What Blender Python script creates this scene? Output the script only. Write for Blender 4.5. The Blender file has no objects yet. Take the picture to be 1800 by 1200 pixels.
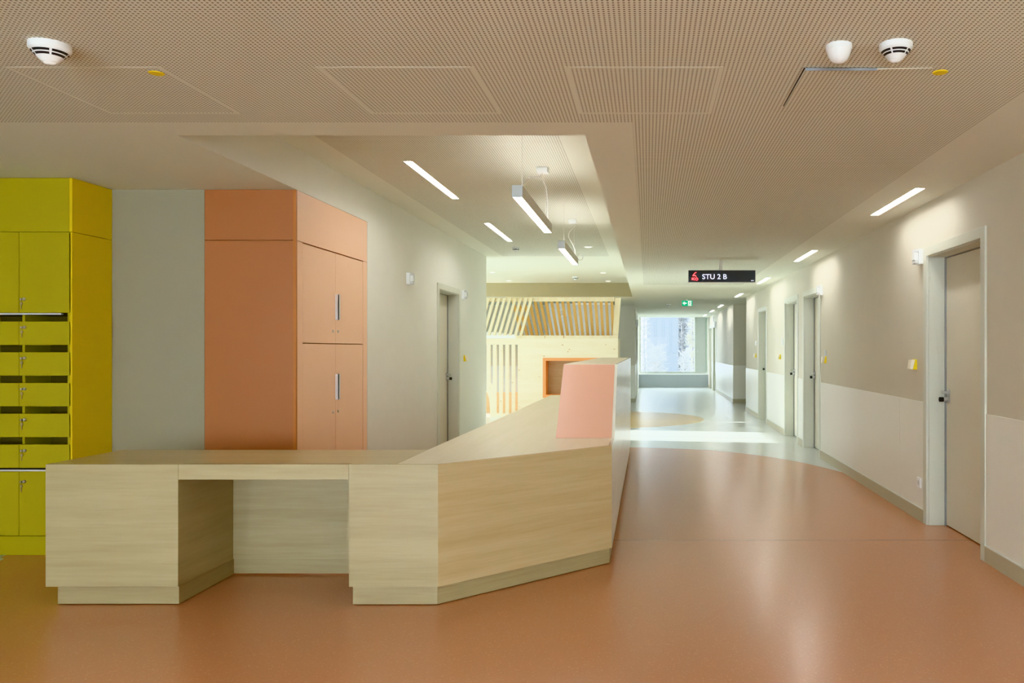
import bpy, bmesh, math, random
from mathutils import Vector, Matrix
from mathutils.geometry import delaunay_2d_cdt

random.seed(7)
PI = math.pi
scene = bpy.context.scene
COL = scene.collection

# ------------------------------------------------------------------ dimensions (metres), camera stands at x=0 y=0
EYE = 1.40
XR = 2.232          # right corridor wall
XL = -2.57          # left wall
ZC = 2.567          # main ceiling
ZH = 2.875          # raised ceiling over the counter
XC = -0.34          # right edge of the raised ceiling / left wall of the far corridor

# ------------------------------------------------------------------ materials
def new_mat(name):
    m = bpy.data.materials.new(name)
    m.use_nodes = True
    nt = m.node_tree
    b = nt.nodes['Principled BSDF']
    return m, nt, b

def plain(name, col, rough=0.6, metal=0.0, spec=0.5, noise=0.0, nscale=40.0, emis=None, estr=0.0, coat=0.0, bump=0.0):
    m, nt, b = new_mat(name)
    b.inputs['Roughness'].default_value = rough
    b.inputs['Metallic'].default_value = metal
    b.inputs['Specular IOR Level'].default_value = spec
    b.inputs['Coat Weight'].default_value = coat
    b.inputs['Coat Roughness'].default_value = 0.15
    c = (*col, 1.0)
    b.inputs['Base Color'].default_value = c
    tc = nt.nodes.new('ShaderNodeTexCoord')
    n = nt.nodes.new('ShaderNodeTexNoise')
    n.inputs['Scale'].default_value = nscale
    n.inputs['Detail'].default_value = 4
    nt.links.new(tc.outputs['Object'], n.inputs['Vector'])
    mx = nt.nodes.new('ShaderNodeMix'); mx.data_type = 'RGBA'
    a = max(noise, 0.015)
    mx.inputs['A'].default_value = (*[max(0, x * (1 - a)) for x in col], 1)
    mx.inputs['B'].default_value = (*[min(1, x * (1 + a)) for x in col], 1)
    nt.links.new(n.outputs['Fac'], mx.inputs['Factor'])
    nt.links.new(mx.outputs['Result'], b.inputs['Base Color'])
    if bump:
        bp = nt.nodes.new('ShaderNodeBump')
        bp.inputs['Strength'].default_value = bump
        bp.inputs['Distance'].default_value = 0.002
        nt.links.new(n.outputs['Fac'], bp.inputs['Height'])
        nt.links.new(bp.outputs['Normal'], b.inputs['Normal'])
    if emis:
        b.inputs['Emission Color'].default_value = (*emis, 1)
        b.inputs['Emission Strength'].default_value = estr
    return m

def wood(name, c0, c1, stretch, rough=0.42, coat=0.0, fine=1.0, knots=None, rotz=0.0, contrast=1.0):
    """grain runs along the axis with the small stretch factor"""
    m, nt, b = new_mat(name)
    N, L = nt.nodes, nt.links
    b.inputs['Roughness'].default_value = rough
    b.inputs['Coat Weight'].default_value = coat
    tc = N.new('ShaderNodeTexCoord')
    rot = N.new('ShaderNodeMapping'); rot.inputs['Rotation'].default_value = (0, 0, -rotz)
    L.new(tc.outputs['Object'], rot.inputs['Vector'])
    mp = N.new('ShaderNodeMapping'); mp.inputs['Scale'].default_value = stretch
    L.new(rot.outputs['Vector'], mp.inputs['Vector'])
    n1 = N.new('ShaderNodeTexNoise'); n1.inputs['Scale'].default_value = 1.0; n1.inputs['Detail'].default_value = 6
    n1.inputs['Roughness'].default_value = 0.55; n1.inputs['Distortion'].default_value = 0.6
    L.new(mp.outputs['Vector'], n1.inputs['Vector'])
    mp2 = N.new('ShaderNodeMapping'); mp2.inputs['Scale'].default_value = [s * 7 * fine for s in stretch]
    L.new(rot.outputs['Vector'], mp2.inputs['Vector'])
    n2 = N.new('ShaderNodeTexNoise'); n2.inputs['Scale'].default_value = 1.0; n2.inputs['Detail'].default_value = 3
    L.new(mp2.outputs['Vector'], n2.inputs['Vector'])
    ma = N.new('ShaderNodeMath'); ma.operation = 'MULTIPLY_ADD'
    L.new(n2.outputs['Fac'], ma.inputs[0]); ma.inputs[1].default_value = 0.45
    L.new(n1.outputs['Fac'], ma.inputs[2])
    cr = N.new('ShaderNodeValToRGB')
    cr.color_ramp.elements[0].position = 0.70 - 0.22 / contrast; cr.color_ramp.elements[0].color = (*c1, 1)
    cr.color_ramp.elements[1].position = 0.70 + 0.18 / contrast; cr.color_ramp.elements[1].color = (*c0, 1)
    L.new(ma.outputs[0], cr.inputs['Fac'])
    out = cr.outputs['Color']
    if knots:
        kc, ks, kt = knots
        mk = N.new('ShaderNodeMapping'); mk.inputs['Scale'].default_value = ks
        L.new(rot.outputs['Vector'], mk.inputs['Vector'])
        v = N.new('ShaderNodeTexVoronoi'); v.inputs['Scale'].default_value = 1.0
        L.new(mk.outputs['Vector'], v.inputs['Vector'])
        mr = N.new('ShaderNodeMapRange'); mr.inputs['From Min'].default_value = kt * 0.55; mr.inputs['From Max'].default_value = kt
        mr.inputs['To Min'].default_value = 0.85; mr.inputs['To Max'].default_value = 0.0
        L.new(v.outputs['Distance'], mr.inputs['Value'])
        mx = N.new('ShaderNodeMix'); mx.data_type = 'RGBA'
        L.new(mr.outputs['Result'], mx.inputs['Factor'])
        L.new(out, mx.inputs['A']); mx.inputs['B'].default_value = (*kc, 1)
        out = mx.outputs['Result']
    L.new(out, b.inputs['Base Color'])
    return m

def perforated(name, col, hole, pitch=0.018, radius=0.0043):
    m, nt, b = new_mat(name)
    N, L = nt.nodes, nt.links
    b.inputs['Roughness'].default_value = 0.8
    b.inputs['Specular IOR Level'].default_value = 0.2
    g = N.new('ShaderNodeNewGeometry')
    sc = N.new('ShaderNodeVectorMath'); sc.operation = 'SCALE'; sc.inputs['Scale'].default_value = 1 / pitch
    L.new(g.outputs['Position'], sc.inputs[0])
    fr = N.new('ShaderNodeVectorMath'); fr.operation = 'FRACTION'
    L.new(sc.outputs['Vector'], fr.inputs[0])
    su = N.new('ShaderNodeVectorMath'); su.operation = 'SUBTRACT'; su.inputs[1].default_value = (0.5, 0.5, 0)
    L.new(fr.outputs['Vector'], su.inputs[0])
    ml = N.new('ShaderNodeVectorMath'); ml.operation = 'MULTIPLY'; ml.inputs[1].default_value = (1, 1, 0)
    L.new(su.outputs['Vector'], ml.inputs[0])
    ln = N.new('ShaderNodeVectorMath'); ln.operation = 'LENGTH'
    L.new(ml.outputs['Vector'], ln.inputs[0])
    lt = N.new('ShaderNodeMath'); lt.operation = 'LESS_THAN'; lt.inputs[1].default_value = radius / pitch
    L.new(ln.outputs['Value'], lt.inputs[0])
    mx = N.new('ShaderNodeMix'); mx.data_type = 'RGBA'
    L.new(lt.outputs[0], mx.inputs['Factor'])
    mx.inputs['A'].default_value = (*col, 1); mx.inputs['B'].default_value = (*hole, 1)
    L.new(mx.outputs['Result'], b.inputs['Base Color'])
    return m

def floor_mat(name, col, speck, rough=0.28, amt=0.5, seam=True):
    m, nt, b = new_mat(name)
    N, L = nt.nodes, nt.links
    b.inputs['Roughness'].default_value = rough
    b.inputs['Specular IOR Level'].default_value = 0.75
    g = N.new('ShaderNodeNewGeometry')
    v = N.new('ShaderNodeTexVoronoi'); v.inputs['Scale'].default_value = 160
    L.new(g.outputs['Position'], v.inputs['Vector'])
    cr = N.new('ShaderNodeValToRGB')
    cr.color_ramp.interpolation = 'CONSTANT'
    cr.color_ramp.elements[0].position = 0.0; cr.color_ramp.elements[0].color = (0, 0, 0, 1)
    cr.color_ramp.elements[1].position = 0.83; cr.color_ramp.elements[1].color = (amt, amt, amt, 1)
    L.new(v.outputs['Color'], cr.inputs['Fac'])
    n = N.new('ShaderNodeTexNoise'); n.inputs['Scale'].default_value = 90; n.inputs['Detail'].default_value = 3
    L.new(g.outputs['Position'], n.inputs['Vector'])
    m0 = N.new('ShaderNodeMix'); m0.data_type = 'RGBA'
    L.new(n.outputs['Fac'], m0.inputs['Factor'])
    m0.inputs['A'].default_value = (*[c * 0.95 for c in col], 1); m0.inputs['B'].default_value = (*[c * 1.05 for c in col], 1)
    mx = N.new('ShaderNodeMix'); mx.data_type = 'RGBA'
    L.new(cr.outputs['Color'], mx.inputs['Factor'])
    L.new(m0.outputs['Result'], mx.inputs['A']); mx.inputs['B'].default_value = (*speck, 1)
    sp = N.new('ShaderNodeSeparateXYZ'); L.new(g.outputs['Position'], sp.inputs[0])
    su = N.new('ShaderNodeMath'); su.operation = 'SUBTRACT'; su.inputs[1].default_value = 6.05
    L.new(sp.outputs['Y'], su.inputs[0])
    ab = N.new('ShaderNodeMath'); ab.operation = 'ABSOLUTE'; L.new(su.outputs[0], ab.inputs[0])
    lt = N.new('ShaderNodeMath'); lt.operation = 'LESS_THAN'; lt.inputs[1].default_value = 0.0045
    L.new(ab.outputs[0], lt.inputs[0])
    sm = N.new('ShaderNodeMix'); sm.data_type = 'RGBA'
    L.new(lt.outputs[0], sm.inputs['Factor']); L.new(mx.outputs['Result'], sm.inputs['A'])
    sm.inputs['B'].default_value = (*[c * 0.35 for c in col], 1)
    L.new(sm.outputs['Result'], b.inputs['Base Color'])
    
    return m

def emissive(name, col, strength):
    m, nt, b = new_mat(name)
    b.inputs['Base Color'].default_value = (*col, 1)
    b.inputs['Emission Color'].default_value = (*col, 1)
    b.inputs['Emission Strength'].default_value = strength
    return m

def glass_mat(name):
    m = bpy.data.materials.new(name); m.use_nodes = True
    nt = m.node_tree; nt.nodes.clear()
    o = nt.nodes.new('ShaderNodeOutputMaterial')
    t = nt.nodes.new('ShaderNodeBsdfTransparent'); t.inputs['Color'].default_value = (0.93, 0.97, 0.98, 1)
    gl = nt.nodes.new('ShaderNodeBsdfGlossy'); gl.inputs['Roughness'].default_value = 0.02
    mx = nt.nodes.new('ShaderNodeMixShader')
    fr = nt.nodes.new('ShaderNodeFresnel'); fr.inputs['IOR'].default_value = 1.25
    nt.links.new(fr.outputs[0], mx.inputs['Fac'])
    nt.links.new(t.outputs[0], mx.inputs[1]); nt.links.new(gl.outputs[0], mx.inputs[2])
    nt.links.new(mx.outputs[0], o.inputs['Surface'])
    return m

M = {}
M['wall'] = plain('wall_paint', (0.65, 0.62, 0.52), 0.75, noise=0.02, nscale=6, spec=0.25)
M['wall_l'] = plain('wall_paint_white', (0.76, 0.76, 0.69), 0.75, noise=0.02, nscale=6, spec=0.25)
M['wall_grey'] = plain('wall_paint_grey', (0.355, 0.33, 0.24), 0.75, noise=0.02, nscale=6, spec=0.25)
M['wainscot'] = plain('wainscot_panel', (0.78, 0.77, 0.70), 0.42, noise=0.012, nscale=12)
M['baseboard'] = plain('baseboard_vinyl', (0.50, 0.46, 0.34), 0.5, noise=0.02)
M['joint'] = plain('sealant_joint', (0.70, 0.75, 0.70), 0.5)
M['casing'] = plain('door_casing', (0.61, 0.62, 0.53), 0.42)
M['leaf'] = plain('door_leaf', (0.66, 0.625, 0.51), 0.45)
M['seal'] = plain('door_seal', (0.30, 0.31, 0.30), 0.6)
M['ceil'] = plain('ceiling_board', (0.785, 0.80, 0.705), 0.85, spec=0.2)
M['perf'] = perforated('ceiling_perforated', (0.775, 0.79, 0.695), (0.24, 0.225, 0.175))
M['f_orange'] = floor_mat('floor_orange', (0.53, 0.265, 0.155), (0.68, 0.43, 0.265), 0.255, 0.25)
M['f_white'] = floor_mat('floor_mint_white', (0.61, 0.64, 0.625), (0.74, 0.76, 0.745), 0.24, 0.3)
M['f_yellow'] = floor_mat('floor_ochre', (0.62, 0.43, 0.165), (0.7, 0.54, 0.26), 0.3, 0.3)
MAPLE0, MAPLE1 = (0.52, 0.445, 0.26), (0.455, 0.38, 0.21)  # one maple in several tones, the light on each face put into colour
M['maple_x'] = wood('maple_front_shaded', (0.435, 0.37, 0.215), (0.375, 0.31, 0.17), (0.7, 0.7, 13), 0.42)
M['plinth'] = wood('maple_plinth_shaded', (0.405, 0.345, 0.195), (0.35, 0.285, 0.155), (0.7, 0.7, 13), 0.42)  # darker tone paints the shadow under the overhanging body
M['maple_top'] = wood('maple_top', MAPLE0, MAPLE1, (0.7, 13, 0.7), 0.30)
M['maple_topy'] = wood('maple_top_long_lit', (0.79, 0.72, 0.56), (0.74, 0.665, 0.49), (13, 0.7, 0.7), 0.30)
M['maple_side_sheen'] = wood('maple_side_sheen', (0.76, 0.75, 0.66), (0.72, 0.70, 0.61), (0.7, 0.7, 9), 0.2)  # same maple whitened, its grazing reflection put into the colour
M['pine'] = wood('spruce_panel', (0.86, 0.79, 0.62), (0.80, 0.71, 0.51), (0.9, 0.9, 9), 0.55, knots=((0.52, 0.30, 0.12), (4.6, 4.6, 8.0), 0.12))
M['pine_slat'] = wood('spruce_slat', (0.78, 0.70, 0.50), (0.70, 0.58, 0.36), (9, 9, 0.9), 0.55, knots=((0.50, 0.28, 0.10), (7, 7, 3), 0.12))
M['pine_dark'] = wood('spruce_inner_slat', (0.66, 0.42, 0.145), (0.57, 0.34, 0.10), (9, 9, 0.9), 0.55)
M['niche'] = wood('niche_back', (0.55, 0.41, 0.25), (0.47, 0.33, 0.18), (0.9, 0.9, 9), 0.5)
M['yellow'] = plain('yellow_lacquer_dim', (0.39, 0.325, 0.012), 0.45, noise=0.01)  # locker front, its dimmer light put into the colour
M['yellow_lit'] = plain('yellow_lacquer_lit', (0.70, 0.51, 0.02), 0.45, noise=0.01)  # same lacquer on the side face, painted as better lit
M['slot'] = plain('letter_slot_dark', (0.12, 0.085, 0.02), 0.8)
M['orange'] = plain('orange_lacquer_lit', (0.87, 0.56, 0.375), 0.42, noise=0.01)  # cupboard's corridor side, stronger light put into the colour
M['orange_shaded'] = plain('orange_lacquer_shaded', (0.43, 0.172, 0.07), 0.45, noise=0.01)  # same lacquer on the front end, shade put into the colour
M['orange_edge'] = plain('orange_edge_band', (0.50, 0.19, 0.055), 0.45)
M['gap'] = plain('shadow_gap', (0.42, 0.16, 0.06), 0.8)
M['pink'] = plain('salmon_laminate', (0.74, 0.42, 0.305), 0.32, noise=0.015, nscale=8)
M['steel'] = plain('brushed_steel', (0.62, 0.62, 0.62), 0.3, metal=1.0)
M['alu'] = plain('satin_aluminium', (0.66, 0.66, 0.68), 0.42, metal=0.25)
M['brass'] = plain('dull_key_metal', (0.45, 0.38, 0.24), 0.4, metal=0.8)
M['black'] = plain('black_plastic', (0.02, 0.02, 0.022), 0.4)
M['white'] = plain('white_plastic', (0.82, 0.86, 0.86), 0.4)
M['offwhite'] = plain('cream_plastic', (0.84, 0.80, 0.66), 0.5)
M['lightgrey'] = plain('grey_plastic', (0.58, 0.59, 0.59), 0.45)
M['lensw'] = plain('milky_dome', (0.84, 0.87, 0.86), 0.25, coat=0.4)
M['ylabel'] = plain('yellow_plastic', (0.85, 0.66, 0.03), 0.45)
M['lamp'] = emissive('lamp_diffuser', (1.0, 0.985, 0.965), 21.0)
M['lamp_p'] = emissive('pendant_diffuser', (1.0, 0.98, 0.95), 12.0)
M['lamp_up'] = emissive('pendant_uplight', (1.0, 0.99, 0.97), 8.0)
M['down'] = emissive('downlight_lens', (1.0, 0.97, 0.92), 1.7)
M['housing'] = plain('lamp_housing_grey', (0.42, 0.43, 0.41), 0.45, metal=0.3)
M['housing_side'] = plain('lamp_housing_side', (0.56, 0.53, 0.46), 0.5, metal=0.1)
M['cable'] = plain('clear_cable', (0.62, 0.60, 0.56), 0.4)
M['glass'] = glass_mat('window_glass')
M['winframe'] = plain('window_frame_grey', (0.50, 0.54, 0.50), 0.45)
M['winpanel'] = plain('casement_panel', (0.50, 0.545, 0.52), 0.5)
M['green_edge'] = plain('green_gasket', (0.25, 0.50, 0.33), 0.5)
M['parapet'] = plain('parapet_paint', (0.42, 0.47, 0.50), 0.6)
M['screen'] = plain('sign_screen', (0.075, 0.085, 0.10), 0.08, spec=0.6)
M['red_led'] = emissive('sign_red', (0.95, 0.05, 0.08), 1.1)
M['white_led'] = emissive('sign_white', (0.78, 0.80, 1.0), 1.0)
M['blue_led'] = emissive('sign_blue', (0.05, 0.07, 0.45), 0.5)
M['exit_green'] = emissive('exit_green', (0.0, 0.36, 0.17), 0.45)
M['exit_white'] = emissive('exit_white', (0.9, 0.95, 0.92), 0.6)
M['divider'] = plain('divider_panel', (0.66, 0.71, 0.76), 0.5)
M['railwhite'] = plain('white_rail', (0.93, 0.94, 0.95), 0.5)
M['facade'] = plain('facade_pale_blue', (0.08, 0.09, 0.10), 0.8, noise=0.04, nscale=3)
M['facade2'] = plain('facade_window_strip', (0.085, 0.098, 0.112), 0.5)
M['balcony'] = plain('balcony_dark', (0.02, 0.025, 0.035), 0.6)
M['facade3'] = plain('facade_beige', (0.07, 0.075, 0.08), 0.8, noise=0.05, nscale=3)
M['bark'] = plain('pale_bark', (0.06, 0.06, 0.06), 0.8, noise=0.2, nscale=20)
M['twig'] = plain('pale_twigs', (0.17, 0.17, 0.165), 0.8, noise=0.3, nscale=5)
M['twig_y'] = plain('yellow_twigs', (0.14, 0.133, 0.10), 0.8, noise=0.3, nscale=5)
M['grass'] = plain('outside_ground', (0.09, 0.10, 0.095), 0.9, noise=0.2, nscale=3)

# ------------------------------------------------------------------ mesh builder
class MB:
    def __init__(self):
        self.v, self.f, self.m = [], [], []
    def face(self, pts, mi=0):
        b = len(self.v)
        self.v += [Vector(p) for p in pts]
        self.f.append(list(range(b, b + len(pts)))); self.m.append(mi)
        return self
    def raw(self, vs, fs, mi=0):
        b = len(self.v)
        self.v += [Vector(p) for p in vs]
        for f in fs:
            self.f.append([i + b for i in f]); self.m.append(mi)
        return self
    def box(self, x0, x1, y0, y1, z0, z1, mi=0):
        x0, x1 = min(x0, x1), max(x0, x1); y0, y1 = min(y0, y1), max(y0, y1); z0, z1 = min(z0, z1), max(z0, z1)
        vs = [(x0, y0, z0), (x1, y0, z0), (x1, y1, z0), (x0, y1, z0), (x0, y0, z1), (x1, y0, z1), (x1, y1, z1), (x0, y1, z1)]
        fs = [(0, 3, 2, 1), (4, 5, 6, 7), (0, 1, 5, 4), (1, 2, 6, 5), (2, 3, 7, 6), (3, 0, 4, 7)]
        return self.raw(vs, fs, mi)
    def prism(self, poly, a0, a1, axis='z', mi=0):
        """poly is counter-clockwise seen from +axis. axis z: (x,y); x: (y,z); y: (x,z)"""
        def P(p, a):
            return {'z': (p[0], p[1], a), 'x': (a, p[0], p[1]), 'y': (p[0], a, p[1])}[axis]
        n = len(poly)
        vs = [P(p, a0) for p in poly] + [P(p, a1) for p in poly]
        fs = [tuple(range(n - 1, -1, -1)), tuple(range(n, 2 * n))]
        fs += [(i, (i + 1) % n, (i + 1) % n + n, i + n) for i in range(n)]
        return self.raw(vs, fs, mi)
    def lathe(self, prof, c, axis='z', n=32, mi=0, flip=False, cap=True):
        """prof: list of (radius, height along axis)"""
        vs, fs = [], []
        cx, cy, cz = c
        for r, h in prof:
            for i in range(n):
                a = 2 * PI * i / n
                u, w = r * math.cos(a), r * math.sin(a)
                vs.append({'z': (cx + u, cy + w, cz + h), 'x': (cx + h, cy + u, cz + w), 'y': (cx + u, cy + h, cz + w)}[axis])
        for k in range(len(prof) - 1):
            for i in range(n):
                j = (i + 1) % n
                fs.append((k * n + i, k * n + j, (k + 1) * n + j, (k + 1) * n + i))
        if cap:
            fs.append(tuple(range(n - 1, -1, -1)))
            fs.append(tuple(range((len(prof) - 1) * n, len(prof) * n)))
        return self.raw(vs, fs, mi)
    def tube(self, pts, r, n=8, mi=0, r1=None):
        pts = [Vector(p) for p in pts]
        vs, fs = [], []
        prev = None
        for k, p in enumerate(pts):
            d = (pts[min(k + 1, len(pts) - 1)] - pts[max(k - 1, 0)]).normalized()
            ref = prev if prev is not None else (Vector((0, 0, 1)) if abs(d.z) < 0.9 else Vector((1, 0, 0)))
            s = d.cross(ref)
            if s.length < 1e-6:
                s = d.cross(Vector((1, 0, 0)))
            s.normalize(); t = s.cross(d).normalized(); prev = t
            rr = r if r1 is None else r + (r1 - r) * k / max(1, len(pts) - 1)
            for i in range(n):
                a = 2 * PI * i / n
                vs.append(p + s * (math.cos(a) * rr) + t * (math.sin(a) * rr))
        for k in range(len(pts) - 1):
            for i in range(n):
                j = (i + 1) % n
                fs.append((k * n + i, k * n + j, (k + 1) * n + j, (k + 1) * n + i))
        fs.append(tuple(range(n - 1, -1, -1))); fs.append(tuple(range((len(pts) - 1) * n, len(pts) * n)))
        return self.raw(vs, fs, mi)
    def build(self, name, mats, parent=None, bevel=0.0, smooth=False, origin=None, seg=2):
        if not isinstance(mats, (list, tuple)):
            mats = [mats]
        if origin is None:
            origin = wloc(parent) if parent is not None else Vector((0, 0, 0))
        origin = Vector(origin)
        me = bpy.data.meshes.new(name)
        me.from_pydata([v - origin for v in self.v], [], self.f)
        for m in mats:
            me.materials.append(m)
        for i, p in enumerate(me.polygons):
            p.material_index = self.m[i]
        bm = bmesh.new(); bm.from_mesh(me)
        bmesh.ops.remove_doubles(bm, verts=bm.verts, dist=1e-5)
        bmesh.ops.recalc_face_normals(bm, faces=bm.faces)
        if bevel:
            es = [e for e in bm.edges if len(e.link_faces) == 2 and e.calc_face_angle(0) > 0.5]
            bmesh.ops.bevel(bm, geom=es, offset=bevel, segments=seg, affect='EDGES', profile=0.6, clamp_overlap=True)
        bm.to_mesh(me); bm.free()
        if smooth:
            me.shade_smooth()
            me.set_sharp_from_angle(angle=math.radians(40))
        o = bpy.data.objects.new(name, me)
        COL.objects.link(o)
        if parent is not None:
            o.parent = parent
            o.location = origin - wloc(parent)
        else:
            o.location = origin
        return o

def wloc(o):
    v = Vector((0, 0, 0))
    while o is not None:
        v = v + Vector(o.location); o = o.parent
    return v

def thing(name, label, cat, loc=(0, 0, 0), group=None):
    o = bpy.data.objects.new(name, None); COL.objects.link(o)
    o.location = loc; o.empty_display_size = 0.1
    o['label'] = label; o['category'] = cat
    if group: o['group'] = group
    return o

def tag(o, label, cat, group=None):
    o['label'] = label; o['category'] = cat
    if group: o['group'] = group
    return o

def struct(o):
    o['kind'] = 'structure'
    return o

def dup(root, loc, label=None, group=None, rotz=None):
    r = root.copy(); COL.objects.link(r); r.location = loc
    if label: r['label'] = label
    if group: r['group'] = group
    if rotz is not None: r.rotation_euler = (0, 0, rotz)
    def rec(src, dst):
        for ch in list(src.children):
            c = ch.copy(); COL.objects.link(c); c.parent = dst
            rec(ch, c)
    rec(root, r)
    return r

def cells(x0, x1, y0, y1, holes):
    """rectangles covering [x0,x1]x[y0,y1] without the holes (hx0,hx1,hy0,hy1)"""
    xs = sorted({x0, x1, *[min(max(h[k], x0), x1) for h in holes for k in (0, 1)]})
    ys = sorted({y0, y1, *[min(max(h[k], y0), y1) for h in holes for k in (2, 3)]})
    out = []
    for a, b in zip(xs, xs[1:]):
        for c, d in zip(ys, ys[1:]):
            mx, my = (a + b) / 2, (c + d) / 2
            if not any(h[0] < mx < h[1] and h[2] < my < h[3] for h in holes):
                out.append((a, b, c, d))
    return out

# ------------------------------------------------------------------ floor
def catmull(pts, n=8, closed=False):
    out = []
    P = [Vector((p[0], p[1], 0)) for p in pts]
    N = len(P)
    rng = range(N) if closed else range(N - 1)
    for i in rng:
        p0, p1, p2, p3 = (P[(i - 1) % N] if closed or i else P[0]), P[i % N], P[(i + 1) % N], (P[(i + 2) % N] if closed or i + 2 < N else P[-1])
        for k in range(n):
            t = k / n
            q = 0.5 * ((2 * p1) + (p2 - p0) * t + (2 * p0 - 5 * p1 + 4 * p2 - p3) * t * t + (3 * p1 - p0 - 3 * p2 + p3) * t ** 3)
            out.append((q.x, q.y))
    if not closed:
        out.append((P[-1].x, P[-1].y))
    return out

FX0, FX1, FY0, FY1 = -7.2, 4.6, -6.1, 30.35
orange_edge = [(2.6, 8.2), (2.33, 8.8), (2.2, 9.42), (1.92, 10.16), (1.55, 10.77), (1.098, 11.25), (0.6, 11.56), (0.069, 11.72), (-0.25, 11.77), (-0.9, 11.75),
               (-1.8, 11.5), (-2.7, 11.0), (-3.6, 10.0), (-4.3, 8.6), (-4.52, 7.0), (-4.38, 5.69), (-4.285, 5.46), (-4.12, 4.8), (-4.05, 4.0),
               (-4.1, 2.0), (-3.9, -1.5), (-2.5, -4.5), (0.0, -5.2), (2.6, -4.6)]
op = catmull(orange_edge, 8)
yp = [(-0.9 + 2.03 * math.cos(a * PI / 32), 16.58 + 2.03 * math.sin(a * PI / 32)) for a in range(64)]
def inside(p, poly):
    x, y = p; c = False
    for i in range(len(poly)):
        x1, y1 = poly[i]; x2, y2 = poly[i - 1]
        if (y1 > y) != (y2 > y) and x < (x2 - x1) * (y - y1) / (y2 - y1) + x1:
            c = not c
    return c
rect = [(FX0, FY0), (FX1, FY0), (FX1, FY1), (FX0, FY1)]
pts = [Vector(p) for p in rect + op + yp]
nO, nY = len(op), len(yp)
edges = [(i, (i + 1) % 4) for i in range(4)] + [(4 + i, 4 + (i + 1) % nO) for i in range(nO)] + [(4 + nO + i, 4 + nO + (i + 1) % nY) for i in range(nY)]
vs, es, fs, *_ = delaunay_2d_cdt(pts, edges, [], 0, 1e-6)
mb = MB()
for f in fs:
    c = sum((vs[i] for i in f), Vector((0, 0))) / len(f)
    mi = 1 if inside(c, op) else 2 if inside(c, yp) else 0
    mb.face([(vs[i].x, vs[i].y, 0) for i in f], mi)
fl = mb.build('floor', [M['f_white'], M['f_orange'], M['f_yellow']])
struct(fl)
for p in fl.data.polygons:
    if p.normal.z < 0: p.flip()

# ------------------------------------------------------------------ ceiling
LX0, LX1 = 1.94, 2.02
strips = [(5.98, 7.215), (9.75, 11.02), (13.5, 14.78), (17.34, 18.55), (21.8, 23.1), (24.8, 26.1), (28.0, 29.3)]
strip_holes = [(LX0, LX1, a, b) for a, b in strips]
recess = [(XL, XC, 4.506, 18.37), (-7.2, XL, 13.3, 18.37)]
mb = MB()
PX1 = 1.713
for (a, b, c, d) in cells(-7.2, 4.6, -6.1, 30.35, strip_holes + recess + [(PX1, PX1, -6.1, 4.246), (-0.079, -0.079, 4.246, 15.0)]):
    mx, my = (a + b) / 2, (c + d) / 2
    pf = mx < PX1 and (my < 4.246 or (mx > -0.079 and my < 15.0))
    mb.face([(a, c, ZC), (a, d, ZC), (b, d, ZC), (b, c, ZC)], 1 if pf else 0)
struct(mb.build('ceiling', [M['ceil'], M['perf']]))

RL = [(-1.924, -1.848, 6.47, 8.12), (-1.924, -1.848, 9.66, 11.32)]
mb = MB()
pfx0, pfx1, pfy = -2.305, -0.614, 13.1
for (a, b, c, d) in cells(-7.2, XC, 4.506, 18.37, RL + [(pfx0, pfx0, 4.506, pfy), (pfx1, pfx1, 4.506, pfy)]):
    mx, my = (a + b) / 2, (c + d) / 2
    if mx < XL and my < 13.3 and not (a < XL < b): pass
    pf = pfx0 < mx < pfx1 and my < pfy
    mb.face([(a, c, ZH), (a, d, ZH), (b, d, ZH), (b, c, ZH)], 1 if pf else 0)
# vertical faces of the raised field
mb.box(XC, XC + 0.02, 4.506, 18.37, ZC + 0.001, ZH)
mb.box(XL, XC, 4.486, 4.506, ZC + 0.001, ZH)
mb.box(-7.2, XC + 0.02, 18.37, 18.39, ZC + 0.001, ZH, 2)
struct(mb.build('ceiling_raised', [M['ceil'], M['perf'], plain('shaded_fascia', (0.46, 0.42, 0.28), 0.8, spec=0.2)]))  # far face is ceiling board with its shade painted in
# roof slab keeps daylight out above the ceilings
struct(MB().box(-7.4, 4.8, -6.3, 30.5, 3.0, 3.15).build('ceiling_slab', M['ceil']))

# ------------------------------------------------------------------ walls with door openings
T = 0.24
DH = 2.14          # clear opening height
# right wall doors: clear opening y-ranges
CW = 0.072         # casing width
R_DOORS = [(5.50, 6.57), (10.70, 11.74), (12.28, 13.36), (15.48, 16.52)]
R_DOORS_FAR = [(27.0, 28.05), (28.62, 29.68)]
def wall_x(name, x, sgn, y0, y1, doors, mat, z1=ZC):
    """wall in a plane of constant x; sgn = direction away from the room"""
    mb = MB()
    for (a, b, c, d) in cells(y0, y1, 0, z1, [(d0 - 0.001, d1 + 0.001, -0.1, DH + 0.001) for d0, d1 in doors]):
        mb.box(x, x + sgn * T, a, b, c, d)
    return struct(mb.build(name, mat))

wr = wall_x('wall_right', XR, 1, -6.1, 18.7, R_DOORS, M['wall'])
wr2 = wall_x('wall_right_far', XR, 1, 21.5, 30.3, R_DOORS_FAR, M['wall'])
# niche between the two
struct(MB().box(XR + T, 4.6, 18.46, 18.7, 0, ZC).box(XR + T, 4.6, 21.5, 21.74, 0, ZC).box(4.5, 4.6, 18.7, 21.5, 0, ZC).build('wall_right_niche', M['wall']))

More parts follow.
